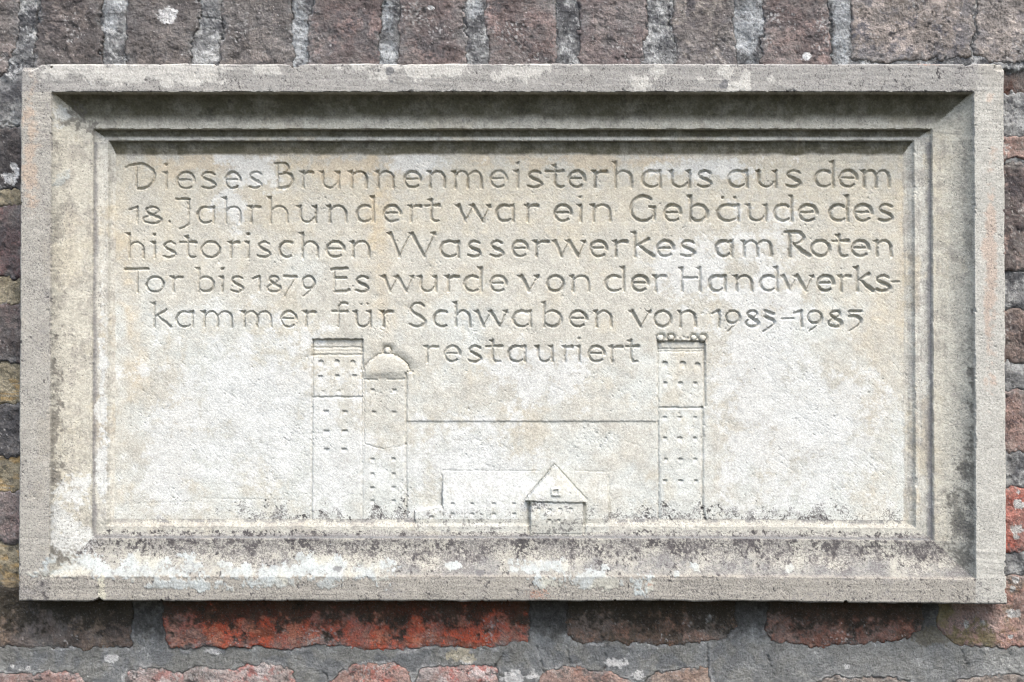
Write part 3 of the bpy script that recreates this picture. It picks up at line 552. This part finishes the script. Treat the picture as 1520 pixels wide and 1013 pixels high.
gd = .28 + .10 * n_m + .25 * (st0 < 1) + .25 * botb + .30 * topb * sst(-.2, 1., n_fr2 + .2) + .15 * lefb
cav = ledge * ((st0 > 1) & (st0 < 2))
gd = gd + cav * (.60 + .35 * sst(1.15, 1.7, st0) + .25 * n_fr) * (.65 + .35 * xm) + low_fil * .9 + .35 * ledge * ((st0 > 3) & (st0 < 4)) \
    + panelm * xm * sst(748, 766, PY + 6 * n_m) * (.6 + .35 * n_fr) + .22 * lr * ((st0 > 1) & (st0 < 1.5)) + .25 * ((st0 > 1) & (st0 < 2)) * sst(620, 800, PY) * (PX > 1385)
gd = gd * np.where(onh, .6, 1.0)
gd = np.clip(gd * (1 - .75 * wl) * (1 - .7 * wt) * (1 - .6 * (alg_shade > .3)) - .28 * panelm * (PY < 740), 0, 1.3) * .60
col = np.concatenate([col, gd[..., None]], -1).astype(np.float32)

# --- build
warpx = 1 + 0.0032 * (V / 400.0) * (U / 730.0 > 0) * 0 + 0.0026 * (V / 400.0)
Uf = U * warpx
Vf = V + np.clip(V, 0, None) / 387 * 4.5 * sst(250, 740, U)
# nicked and slightly uneven outline
def nick(c_, seed_, k_):
    f_ = samp(F_frac2, c_ * 1.0 + seed_, np.full_like(c_, 37.0 * k_)); g_ = samp(F_mid, c_ + seed_, np.full_like(c_, 61.0 * k_))
    return 0.35 * g_ + 3.0 * sst(1.5, 2.6, f_)
Vf += np.exp(-(V - YT[0]) / 4.0) * (nick(U, 100, 1) + 5 * sst(-700, -712, U) + 4.5 * np.exp(-((U + 324) / 8) ** 2))
Vf -= np.exp(-(YB[0] - V) / 4.0) * (nick(U, 900, 3) + 3.0 * np.exp(-((U + 612) / 4) ** 2))
Uf += np.exp(-(U - XO[0]) / 4.0) * nick(V, 300, 5)
Uf -= np.exp(-(XR[0] - U) / 4.0) * (nick(V, 500, 7) + 4 * sst(-404, -412, V))
co = to_world(Uf, Vf, D).reshape(-1, 3)
gy = np.gradient(D, axis=0) / np.gradient(Vf, axis=0); gx = np.gradient(D, axis=1) / np.gradient(Uf, axis=1)
nrm = np.stack([gx, -np.ones_like(gx), -gy], -1)       # surface normal of y = D(x, -z)
nrm /= np.linalg.norm(nrm, axis=-1, keepdims=True); nrm = nrm.reshape(-1, 3)
H_, W_ = U.shape
idx = np.arange(H_ * W_).reshape(H_, W_)
quads = np.stack([idx[:-1, :-1], idx[1:, :-1], idx[1:, 1:], idx[:-1, 1:]], -1).reshape(-1, 4)
fpart = np.maximum.reduce([part[:-1, :-1], part[1:, :-1], part[1:, 1:], part[:-1, 1:]]).ravel()
colf = col.reshape(-1, 4)
order = np.argsort(fpart, kind='stable'); fs = fpart[order]
ids, starts = np.unique(fs, return_index=True); ends = list(starts[1:]) + [len(fs)]
OBJ = {}
span = dict((int(i), (int(s_), int(e_))) for i, s_, e_ in zip(ids, starts, ends))
def emit(i):
    name, par = PART_NAME[i][0], PART_NAME[i][1]; lab = PART_NAME[i][2] if len(PART_NAME[i]) > 2 else None
    if i not in span: return
    s_, e_ = span[i]; q_ = quads[order[s_:e_]]
    vs, inv = np.unique(q_, return_inverse=True); inv = inv.reshape(q_.shape)
    c_, k_, n_ = co[vs], colf[vs], nrm[vs]
    o = make_mesh(name, c_, inv, k_, M_STONE, OBJ[par] if par is not None else plaque, n_)
    if lab: o["label"] = lab
    OBJ[i] = o
for i in sorted(PART_NAME): 
    if PART_NAME[i][1] is None: emit(i)
for i in sorted(PART_NAME):
    if PART_NAME[i][1] is not None: emit(i)
# flanks and back of the block
BACK = 150.0
ring = np.concatenate([idx[0, :], idx[1:, -1], idx[-1, -2::-1], idx[-2:0:-1, 0]])
rc = co[ring]; n = len(ring); LV = 8
lay = []
for k in range(LV):
    c = rc.copy(); t = k / (LV - 1); c[:, 1] = rc[:, 1] * (1 - t) + BACK * S * t
    if k: 
        jit = samp(F_sml, (ring * 1.7) % 2000, np.full(n, 40.0 * k)) * .25 * S
        c[:, 2] += jit
    lay.append(c)
cf = np.concatenate(lay); qs = []
for k in range(LV - 1):
    a_ = np.arange(n); b_ = (a_ + 1) % n
    qs.append(np.stack([k * n + a_, k * n + b_, (k + 1) * n + b_, (k + 1) * n + a_], -1))
qs = np.concatenate(qs)
cc = np.concatenate([colf[ring] * np.array([.9, .9, .9, 1], np.float32)] * LV)
nb = len(cf); bk = co[[idx[0, 0], idx[0, -1], idx[-1, -1], idx[-1, 0]]].copy(); bk[:, 1] = BACK * S
cf = np.concatenate([cf, bk]); cc = np.concatenate([cc, np.tile(np.append(rgb(180, 172, 160), .3), (4, 1))])
qs = np.concatenate([qs, [[nb, nb + 3, nb + 2, nb + 1]]])
make_mesh("block_flanks", cf, qs[:, ::-1], cc, M_STONE, plaque)

# ================================================================== THE BRICK WALL
wall = empty("brick_wall", "old weathered brick wall with wide grey and yellowish mortar joints around the stone plaque", "wall", (0, 0, 0))
WD = 54.0; WS = 1 + WD / DCAM          # nominal depth of the brick faces behind the plaque front
def waxis(a, b, fa, fb, f, c):
    """fine step f inside the visible band, coarser outside it"""
    out = []; x = a
    while x < b:
        out.append(x); x += f if fa <= x <= fb else c
    out.append(b); return np.array(out, np.float32)
XL, XRR, YTT, YBB = -260.0, 1780.0, -190.0, 1200.0

DARK = (98, 88, 84); RED = (176, 84, 62); PINK = (178, 142, 126); BRN = (120, 102, 86)
# outline in photo units, base colour, second colour, moulding depth, kind flags
BR = []
def brick(poly, c1, c2, c3=None, proud=0.0, lich=0.3, amp=2.2, soot=0.3): BR.append((poly, c1, c2, c3, proud, lich, amp, soot))
T = YTT - 8
brick([(-66, T), (27, T), (27, 10), (24, 60), (14, 98), (-8, 120), (-66, 122)], (112, 100, 90), (84, 76, 72), (140, 120, 108), 0, .3)
brick([(-180, T), (-92, T), (-92, 122), (-180, 122)], (106, 94, 88), (80, 72, 70), None, 1, .3)
brick([(-262, T), (-204, T), (-204, 122), (-262, 122)], (112, 98, 92), (80, 72, 70), None, 0, .3)
brick([(58, T), (60, -20), (57, 20), (54, 60), (49, 100), (40, 122), (151, 122), (150, 96), (152, 60), (148, 25), (153, 0), (152, T)], (94, 84, 78), (74, 67, 66), (128, 112, 100), 1, .18)
brick([(192, T), (190, 0), (187, 40), (189, 122), (283, 122), (284, 70), (296, 22), (298, T)], (104, 94, 86), (82, 74, 72), (134, 118, 106), 2, .2)
brick([(329, T), (330, 0), (330, 40), (326, 60), (327, 122), (436, 122), (436, 60), (434, 20), (436, T)], (106, 96, 88), (72, 68, 68), (142, 126, 112), 0, .35)
brick([(468, T), (466, 0), (464, 20), (456, 30), (457, 122), (562, 122), (564, 60), (568, 0), (566, T)], (112, 92, 86), (80, 72, 74), (146, 112, 100), 2, .3)
brick([(594, T), (594, 0), (591, 50), (591, 122), (692, 122), (692, 60), (689, 30), (692, 0), (690, T)], (114, 94, 88), (82, 76, 76), (146, 116, 104), 1, .25)
brick([(721, T), (721, 0), (720, 50), (728, 90), (722, 122), (826, 122), (828, 60), (824, 0), (826, T)], (118, 96, 88), (78, 72, 72), (152, 118, 106), 0, .35)
brick([(862, T), (861, 0), (860, 60), (861, 122), (952, 122), (957, 60), (962, 20), (960, T)], (124, 104, 98), (92, 82, 80), (150, 126, 114), 1, .3)
brick([(1004, T), (1002, 0), (996, 30), (1003, 60), (1006, 122), (1096, 122), (1092, 60), (1088, 20), (1092, T)], (118, 106, 98), (88, 82, 84), (158, 144, 126), 0, .4)
brick([(1131, T), (1131, 0), (1134, 40), (1130, 70), (1128, 122), (1236, 122), (1234, 60), (1229, 0), (1230, T)], (120, 98, 90), (86, 76, 74), (156, 124, 110), 1, .25)
brick([(1264, T), (1263, 0), (1264, 60), (1265, 88), (1300, 92), (1380, 88), (1440, 84), (1446, 40), (1448, T)], (146, 130, 114), (92, 90, 98), (190, 168, 148), 2, .5)
brick([(1452, T), (1450, 40), (1447, 82), (1490, 96), (1530, 92), (1640, 90), (1640, T)], (158, 142, 126), (120, 112, 108), (188, 170, 150), 0, .5)
brick([(1665, T), (1785, T), (1785, 92), (1668, 90)], (120, 104, 96), (90, 82, 80), None, 0, .4)
# left of the plaque
lb_rows = [(188, 282, (78, 72, 70), (60, 57, 57), (104, 92, 86), .75), (307, 412, (102, 78, 76), (72, 66, 68), (134, 90, 84), .3), (452, 541, (96, 80, 74), (66, 60, 60), (134, 100, 92), .35),
           (600, 680, (88, 86, 86), (66, 64, 64), (108, 104, 100), .75), (729, 808, (146, 118, 108), (100, 88, 80), (178, 140, 128), .4)]
for k, (y0, y1, c1, c2, c3, li) in enumerate(lb_rows):
    xr = 46
    brick([(-190 + 40 * (k % 2), y0), (-60, y0 + 2), (xr, y0 - 2), (xr, y1), (-40, y1 - 2), (-190 + 40 * (k % 2), y1)], c1, c2, c3, [1, 0, 2, -1, 1][k], li)
    brick([(-268, y0), (-216 + 40 * (k % 2), y0), (-214 + 40 * (k % 2), y1), (-268, y1)], c2, c1, c3, 0, li)
# right of the plaque
rb_rows = [(102, 140, (92, 62, 50), (50, 40, 38), (120, 92, 80), -9, .2), (200, 238, (186, 150, 136), (150, 120, 108), None, 1, .2), (242, 405, (104, 90, 86), (72, 68, 70), (176, 150, 138), 2, .9), (458, 540, (136, 118, 108), (86, 78, 76), (166, 142, 130), 0, .55),
           (579, 672, (166, 136, 124), (110, 96, 96), (180, 156, 144), 1, .35), (723, 822, (184, 100, 82), (150, 82, 70), (196, 132, 116), 1, .55)]
for k, (y0, y1, c1, c2, c3, pr, li) in enumerate(rb_rows):
    xr = 1640 + 50 * (k % 2)
    brick([(1474, y0 + 1), (1530, y0), (xr, y0 + 2), (xr, y1 - 1), (1560, y1), (1474, y1 - 1)], c1, c2, c3, pr, li)
    brick([(xr + 24, y0 + 2), (1788, y0), (1788, y1), (xr + 24, y1 - 2)], c1, c2, c3, 0, li)
# first course below
brick([(-150, 866), (40, 872), (196, 872), (197, 930), (194, 962), (150, 963), (100, 962), (30, 961), (-148, 962)], (112, 96, 84), (66, 60, 54), (136, 116, 96), 1, .3)
brick([(-268, 868), (-176, 866), (-176, 962), (-268, 962)], (128, 100, 90), (80, 70, 66), None, 1, .3)
brick([(242, 872), (243, 935), (246, 950), (254, 963), (300, 962), (380, 960), (400, 964), (432, 965), (470, 958), (520, 962), (565, 966), (610, 964), (660, 960), (700, 964), (745, 960), (785, 955), (787, 920), (784, 872)], (206, 88, 48), (122, 70, 46), (194, 124, 92), 2, .22, 1.6)
brick([(841, 872), (841, 940), (848, 952), (870, 956), (930, 955), (1000, 959), (1045, 954), (1080, 946), (1094, 930), (1094, 872)], (122, 98, 80), (78, 68, 54), (156, 116, 92), 0, .2, 2)
brick([(1138, 872), (1137, 935), (1142, 950), (1180, 958), (1215, 962), (1260, 958), (1310, 955), (1350, 950), (1368, 935), (1372, 872)], (138, 92, 74), (86, 66, 52), (160, 110, 88), 1, .2, 2)
brick([(1394, 856), (1392, 930), (1405, 948), (1424, 960), (1470, 962), (1520, 962), (1650, 960), (1650, 856)], (178, 134, 118), (140, 112, 84), (196, 160, 146), 2, .4, 1.8)
brick([(1676, 856), (1788, 856), (1788, 960), (1676, 960)], (160, 110, 92), (110, 84, 76), None, 1, .3)
# second course below
brick([(-110, 1002), (0, 1000), (60, 999), (92, 996), (120, 1002), (136, 1016), (138, 1070), (132, 1094), (-108, 1094)], (176, 138, 126), (150, 110, 96), (190, 170, 160), 1, .3)
brick([(-268, 1000), (-140, 1000), (-140, 1094), (-268, 1094)], (150, 104, 88), (110, 80, 72), None, 0, .3)
brick([(186, 1096), (186, 1004), (194, 993), (232, 991), (262, 1000), (290, 990), (340, 994), (370, 988), (410, 986), (430, 994), (440, 1012), (440, 1096)], (188, 168, 158), (176, 96, 84), (205, 196, 188), 2, .6)
brick([(486, 1096), (489, 1014), (505, 998), (525, 989), (552, 984), (582, 986), (600, 994), (611, 1006), (611, 1096)], (182, 136, 118), (168, 92, 78), (196, 160, 146), 2, .3)
brick([(616, 1096), (616, 1004), (628, 992), (650, 988), (700, 989), (732, 990), (742, 1010), (744, 1096)], (192, 160, 148), (180, 96, 84), (208, 196, 188), 1, .5)
brick([(798, 1096), (798, 1012), (812, 998), (834, 989), (870, 992), (905, 998), (934, 1010), (936, 1096)], (176, 138, 120), (150, 110, 94), (196, 166, 148), 1, .3)
brick([(960, 1096), (962, 1010), (978, 998), (1000, 993), (1050, 991), (1055, 1008), (1055, 1096)], (170, 142, 122), (140, 114, 98), (190, 166, 146), 1, .3)
brick([(1208, 1096), (1210, 1016), (1226, 1006), (1260, 1004), (1330, 1006), (1350, 1012), (1352, 1096)], (156, 142, 128), (120, 108, 98), (186, 172, 158), -1, .5)
brick([(1400, 1096), (1402, 1014), (1430, 1006), (1500, 1002), (1660, 1002), (1660, 1096)], (158, 144, 130), (128, 112, 100), (176, 164, 150), 0, .5)
for k in range(9):   # hidden course outside the frame's lower edge
    x0 = -262 + k * 236; brick([(x0, 1124), (x0 + 212, 1122), (x0 + 212, 1206), (x0, 1206)], [(150, 96, 80), (128, 104, 92), (166, 126, 110)][k % 3], (100, 78, 70), None, k % 3, .4)

def poly_sdf(x, y, poly):
    """positive inside"""
    d = np.full(x.shape, 1e9, np.float32); ins = np.zeros(x.shape, bool)
    n = len(poly)
    for i in range(n):
        x0, y0 = poly[i]; x1, y1 = poly[(i + 1) % n]
        L2 = (x1 - x0) ** 2 + (y1 - y0) ** 2 + 1e-6
        t = np.clip(((x - x0) * (x1 - x0) + (y - y0) * (y1 - y0)) / L2, 0, 1)
        d = np.minimum(d, (x - x0 - t * (x1 - x0)) ** 2 + (y - y0 - t * (y1 - y0)) ** 2)
        if y0 != y1:
            ins ^= ((y0 > y) != (y1 > y)) & (x < (x1 - x0) * (y - y0) / (y1 - y0) + x0)
    d = np.sqrt(d); return np.where(ins, d, -d)

F_pit = field(31, 3.2, 12, .4); F_rel = field(32, 3, 70, 1.5)
def wall_co(px, py, d):
    return np.stack([(px - CX) * WS * S, d * S, -(py - CY) * WS * S], -1)

# global sample lines, fine where the photograph shows the wall
GX = waxis(XL, XRR, -14, 1534, 1.5, 7.0); GY = np.unique(np.concatenate([waxis(YTT, 112, -12, 112, 1.5, 7.0), waxis(112, 850, 112, 850, 1.9, 7.0), waxis(850, YBB, 850, 1026, 1.5, 7.0)]))
mort_dip = []
LICH_W = [(247, 24, 11, 11), (1198, 84, 6, 6), (14, 262, 12, 14), (640, 12, 5, 4), (20, 248, 6, 8), (1052, 918, 5, 5), (1434, 926, 5, 6), (1458, 924, 4, 4), (1510, 748, 9, 8), (1510, 786, 9, 8), (1508, 798, 7, 5), (1507, 860, 5, 5), (1502, 874, 4, 4), (1512, 730, 3, 4), (1505, 910, 10, 6), (1500, 945, 4, 4)]
brs = np.random.default_rng(77)
for bi, (poly, c1, c2, c3, proud, lich, amp, soot) in enumerate(BR):
    xs = [p[0] for p in poly]; ys = [p[1] for p in poly]
    j0, j1 = np.searchsorted(GX, min(xs) - 6), np.searchsorted(GX, max(xs) + 6)
    i0, i1 = np.searchsorted(GY, min(ys) - 6), np.searchsorted(GY, max(ys) + 6)
    gx_, gy_ = GX[j0:j1], GY[i0:i1]
    y, x = np.meshgrid(gy_, gx_, indexing='ij')
    o1 = 37.0 * bi
    wxx = x + amp * .8 * samp(F_warpx, x, y) + .5 * samp(F_fin, x, y); wyy = y + amp * .8 * samp(F_warpy, x, y) + .5 * samp(F_fin, x + 70, y)
    s = poly_sdf(wxx, wyy, poly)
    fr = samp(F_frac, x + o1, y); fr2 = samp(F_frac2, x, y + o1); pit = samp(F_pit, x + o1, y); rel = samp(F_rel, x, y + o1); fn = samp(F_fin, x, y); fm = samp(F_mid, x + o1, y)
    tilt = brs.uniform(-1.2, 1.2) * (x - np.mean(xs)) / 90
    d = WD - proud + tilt + 0.9 * rel + .35 * fn + .35 * fr - 0.0
    d += 1.5 * sst(1.5, 2.4, pit) + 1.2 * sst(1.3, 2.0, fr2) 
    d += 3.2 * np.exp(-np.clip(s, 0, None) / 2.0) + np.clip(-s, 0, 4) * 6
    keep = s > -3.0
    fk = keep[:-1, :-1] & keep[1:, :-1] & keep[1:, 1:] & keep[:-1, 1:]
    # colour
    c = np.empty(x.shape + (3,), np.float32); c[:] = rgb(*c1)
    c = mixc(c, rgb(*c2), sst(-.3, 1.1, fr + .4 * fm) * .85)
    if c3: c = mixc(c, rgb(*c3), sst(.2, 1.3, samp(F_frac, x + 400 + o1, y + 200) + .2 * fn) * .8)
    c = mixc(c, rgb(52, 48, 48), sst(1.0, 1.8, fr2 + .3 * pit) * .75)
    c = mixc(c, rgb(188, 184, 176), sst(2.1 - 1.1 * lich, 2.5 - 1.1 * lich, samp(F_frac3, x + 90, y + o1) * .7 + samp(F_speck, x + o1, y) * .75) * .7)
    c = mixc(c, rgb(214, 213, 206), blobs(x, y, LICH_W, fr, .22, .06))
    grain = samp(F_fin, x + 50, y + 11)
    c = mixc(c, rgb(200, 190, 180), sst(2.1, 2.6, grain + .3 * samp(F_speck, x + 99, y)) * .6)
    c = mixc(c, rgb(138, 130, 121), sst(-1.2, 1.6, samp(F_frac3, x + 700, y + o1)) * .48)
    c = mixc(c, rgb(150, 149, 144), np.exp(-np.clip(s, 0, None) / 5.0) * sst(-.2, 1.0, fr2 + .5 * fm) * .75)
    g2 = samp(F_sml, x + 33, y + 201); c = mixc(c, rgb(54, 48, 46), sst(.9, 1.9, grain * .7 + g2 * .5) * .55); c = mixc(c, rgb(176, 158, 146), sst(1.0, 2.2, -grain * .7 + g2 * .6) * .4)
    c *= (1 + .22 * grain + .10 * fr)[..., None]
    c *= (1 - .35 * np.exp(-np.clip(s, 0, None) / 1.6))[..., None] if False else 1
    if min(ys) < 0 or max(ys) <= 422 and max(xs) < 100: pass
    # green film plus painted shadow on the first course under the plaque
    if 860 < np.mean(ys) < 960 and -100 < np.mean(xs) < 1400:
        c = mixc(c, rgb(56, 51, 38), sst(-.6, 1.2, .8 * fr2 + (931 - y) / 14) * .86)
    if min(xs) > 1380 and min(ys) > 850 and min(ys) < 900:
        c = mixc(c, rgb(122, 112, 66), .7 * blobs(x, y, [(1424, 950, 30, 12), (1445, 920, 12, 12), (1400, 925, 12, 20)], fr, .6, .3))
    if max(ys) < 130 or max(xs) < 100 and max(ys) < 860:
        c = c * .62 + c.mean(-1, keepdims=True) * .50
    else: c = c * .88 + c.mean(-1, keepdims=True) * .12
    c = np.clip(c, .008, .6)
    P = wall_co(x, y, d); idx_ = np.arange(x.size).reshape(x.shape)
    q = np.stack([idx_[:-1, :-1], idx_[1:, :-1], idx_[1:, 1:], idx_[:-1, 1:]], -1)[fk]
    vs, inv = np.unique(q, return_inverse=True); q = inv.reshape(q.shape)
    P = P.reshape(-1, 3)[vs]; cv = c.reshape(-1, 3)[vs]
    # close the brick: side walls and back
    e = np.concatenate([q[:, [0, 1]], q[:, [1, 2]], q[:, [2, 3]], q[:, [3, 0]]])
    key = np.sort(e, 1); kk = key[:, 0].astype(np.int64) * len(P) + key[:, 1]
    _, fi, cnt = np.unique(kk, return_index=True, return_counts=True)
    be = e[fi[cnt == 1]]
    bv, binv = np.unique(be, return_inverse=True); be2 = binv.reshape(be.shape) + len(P)
    Pb = P[bv].copy(); Pb[:, 1] = (WD + 75) * S
    q2 = np.stack([be[:, 1], be[:, 0], be2[:, 0], be2[:, 1]], -1)
    bx0, bx1, bz0, bz1 = Pb[:, 0].min(), Pb[:, 0].max(), Pb[:, 2].min(), Pb[:, 2].max(); yb_ = (WD + 75) * S
    nb = len(P) + len(Pb)
    Pall = np.concatenate([P, Pb, np.array([[bx0, yb_, bz1], [bx1, yb_, bz1], [bx1, yb_, bz0], [bx0, yb_, bz0]], np.float32)])
    call = np.concatenate([cv, cv[bv], np.tile(rgb(*c1), (4, 1))])
    qa = np.concatenate([q, q2, [[nb, nb + 1, nb + 2, nb + 3]]])
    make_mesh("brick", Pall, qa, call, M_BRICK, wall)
    mort_dip.append((i0, i1, j0, j1, s))

# mortar: one bed filling every joint, running on behind the bricks
y, x = np.meshgrid(GY, GX, indexing='ij')
sb = np.full(x.shape, -60.0, np.float32)
for (i0, i1, j0, j1, s) in mort_dip: sb[i0:i1, j0:j1] = np.maximum(sb[i0:i1, j0:j1], s)
fr = samp(F_frac, x + 11, y + 70); fr2 = samp(F_frac2, x + 31, y); rel = samp(F_rel, x + 600, y); fn = samp(F_fin, x + 5, y); fm = samp(F_mid, x + 55, y); pit = samp(F_pit, x + 222, y)
low = sst(905, 960, y); left = (1 - sst(30, 60, x)) * sst(180, 270, y) * (1 - sst(840, 900, y)); topz = 1 - sst(110, 150, y)
d = WD + 1.9 - 1.2 * low + (.9 - .35 * low) * rel + .4 * fn + .5 * fr + 1.3 * sst(1.4, 2.2, pit) * (1 - .6 * low)
d += 2.8 * np.exp(-np.clip(-sb, 0, None) / 1.1) * sst(.2, 1.4, samp(F_mid, x + 300, y + 30))         # open hairline along some brick edges
d += np.clip(sb, 0, 6) * 2.0
CR = [(57, 0, 53, 60), (53, 60, 50, 92), (296, 24, 330, 29), (330, 0, 328, 94), (993, 0, 993, 30), (993, 30, 996, 55), (996, 55, 1004, 62), (828, 30, 828, 58), (786, 62, 795, 90), (1233, 4, 1235, 90), (0, 187, 12, 182), (12, 182, 30, 190),
      (785, 945, 800, 965), (800, 965, 808, 1000), (899, 957, 898, 995), (1051, 955, 1050, 1010), (842, 955, 846, 990), (150, 25, 160, 32), (728, 1000, 748, 970), (738, 1013, 735, 985), (1140, 975, 1150, 1003), (1426, 960, 1440, 1000), (478, 995, 487, 1013), (560, 20, 575, 0)]
for (x0, y0, x1, y1) in CR:
    m = (x > min(x0, x1) - 8) & (x < max(x0, x1) + 8) & (y > min(y0, y1) - 8) & (y < max(y0, y1) + 8)
    xx = x[m] + 1.1 * samp(F_sml, x[m], y[m]); yy = y[m] + 1.1 * samp(F_sml, x[m] + 9, y[m])
    L2 = (x1 - x0) ** 2 + (y1 - y0) ** 2; t = np.clip(((xx - x0) * (x1 - x0) + (yy - y0) * (y1 - y0)) / L2, 0, 1)
    dd_ = np.hypot(xx - x0 - t * (x1 - x0), yy - y0 - t * (y1 - y0)); d[m] += 5 * np.clip(1 - dd_ / (1.3 + .5 * np.sin(t * 3.1)), 0, 1) * sst(-1.3, .3, samp(F_mid, xx * 1.7, yy * 1.7))
c = np.empty(x.shape + (3,), np.float32); c[:] = rgb(134, 134, 132)
c = mixc(c, rgb(172, 173, 169), sst(-.4, .9, fr) * .85)
c = mixc(c, rgb(92, 92, 94), sst(.1, 1., fr2) * .8)
c = mixc(c, rgb(70, 70, 72), topz * sst(.2, 1.0, samp(F_frac3, x, y) * .9) * .75)
c = mixc(c, rgb(198, 198, 194), topz * sst(.8, 1.4, fr + .4 * fn) * .7)
c = mixc(c, rgb(176, 180, 180), topz * .6 * blobs(x, y, [(1112, 30, 20, 60), (1250, 40, 18, 60), (448, 40, 14, 60), (704, 12, 14, 14), (165, 10, 22, 20), (578, 60, 12, 60)], fr, .4, .3))
c = mixc(c, rgb(140, 139, 131), low * .85)
c = mixc(c, rgb(116, 119, 121), low * sst(-.2, 1.0, fm + .2) * .6)
c = mixc(c, rgb(146, 147, 143), low * sst(.3, 1.3, fr) * .65)
c = mixc(c, rgb(150, 150, 144), low * sst(1020, 1200, x) * .5)
c = mixc(c, rgb(204, 203, 196), low * sst(.0, .3, samp(F_speck, x, y + 88) * .8 + fr * .5 - 2.3 + .9 * np.exp(-((-sb) / 4) ** 2)) * .8)
c = mixc(c, rgb(198, 196, 190), np.exp(-((sb + 2) / 2.2) ** 2) * low * sst(-.2, .7, fm) * .6)
c = mixc(c, rgb(212, 210, 204), blobs(x, y, [(164, 978, 8, 4), (281, 990, 7, 4), (315, 967, 10, 4), (18, 989, 3, 3), (41, 992, 3, 3), (912, 984, 16, 7), (950, 1003, 10, 6), (772, 1005, 22, 8), (690, 980, 8, 6), (1258, 990, 3, 3)], fr, .35, .08) * .9)
c = mixc(c, rgb(194, 182, 150), blobs(x, y, [(685, 973, 14, 8)], fr, .5, .2) * .6)
c = mixc(c, rgb(168, 156, 126), left * .8); c = mixc(c, rgb(184, 152, 96), left * sst(.1, 1.2, samp(F_hor, x, y) * .5 + fm) * sst(500, 560, y) * .7); c = mixc(c, rgb(112, 108, 94), left * sst(.4, 1.4, fr2) * .7)
c = mixc(c, rgb(52, 48, 40), sst(860, 890, y) * (1 - sst(925, 960, y + 5 * fr)) * (1 - sst(1380, 1410, x)) * .75)  # dark film and painted shadow of the plaque's lower edge on the mortar
c = mixc(c, rgb(96, 88, 66), .7 * blobs(x, y, [(1385, 945, 26, 14)], fr, .5, .3))
g2 = samp(F_sml, x + 33, y + 21); c = mixc(c, rgb(58, 58, 60), sst(.5, 1.6, fn * .7 + g2 * .6) * (.25 + .5 * topz)); c = mixc(c, rgb(206, 206, 202), sst(.7, 1.7, -fn * .7 + g2 * .6) * (.12 + .4 * topz))
c *= (1 + .16 * fn + .06 * fr)[..., None]; c = np.clip(c, .01, .6)
hide = (x > 60) & (x < 1460) & (y > 126) & (y < 868)      # the plaque is let into the wall here
idx_ = np.arange(x.size).reshape(x.shape)
q = np.stack([idx_[:-1, :-1], idx_[1:, :-1], idx_[1:, 1:], idx_[:-1, 1:]], -1)
fk = ~(hide[:-1, :-1] & hide[1:, 1:]); q = q[fk]
vs, inv = np.unique(q, return_inverse=True); q = inv.reshape(q.shape)
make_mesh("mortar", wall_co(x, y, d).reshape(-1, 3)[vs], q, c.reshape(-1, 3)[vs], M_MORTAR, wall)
# body of the wall behind the joints
bx0, bx1 = (XL - CX) * WS * S, (XRR - CX) * WS * S; bz0, bz1 = -(YBB - CY) * WS * S, -(YTT - CY) * WS * S
y0_, y1_ = (WD + 100) * S, (WD + 420) * S
P = np.array([[X, Y, Z] for Y in (y0_, y1_) for Z in (bz0, bz1) for X in (bx0, bx1)], np.float32)
Q = np.array([[0, 1, 3, 2], [4, 6, 7, 5], [0, 4, 5, 1], [2, 3, 7, 6], [0, 2, 6, 4], [1, 5, 7, 3]])
make_mesh("wall_core", P, Q, np.tile(rgb(120, 112, 104), (8, 1)), M_MORTAR, wall, smooth=False)
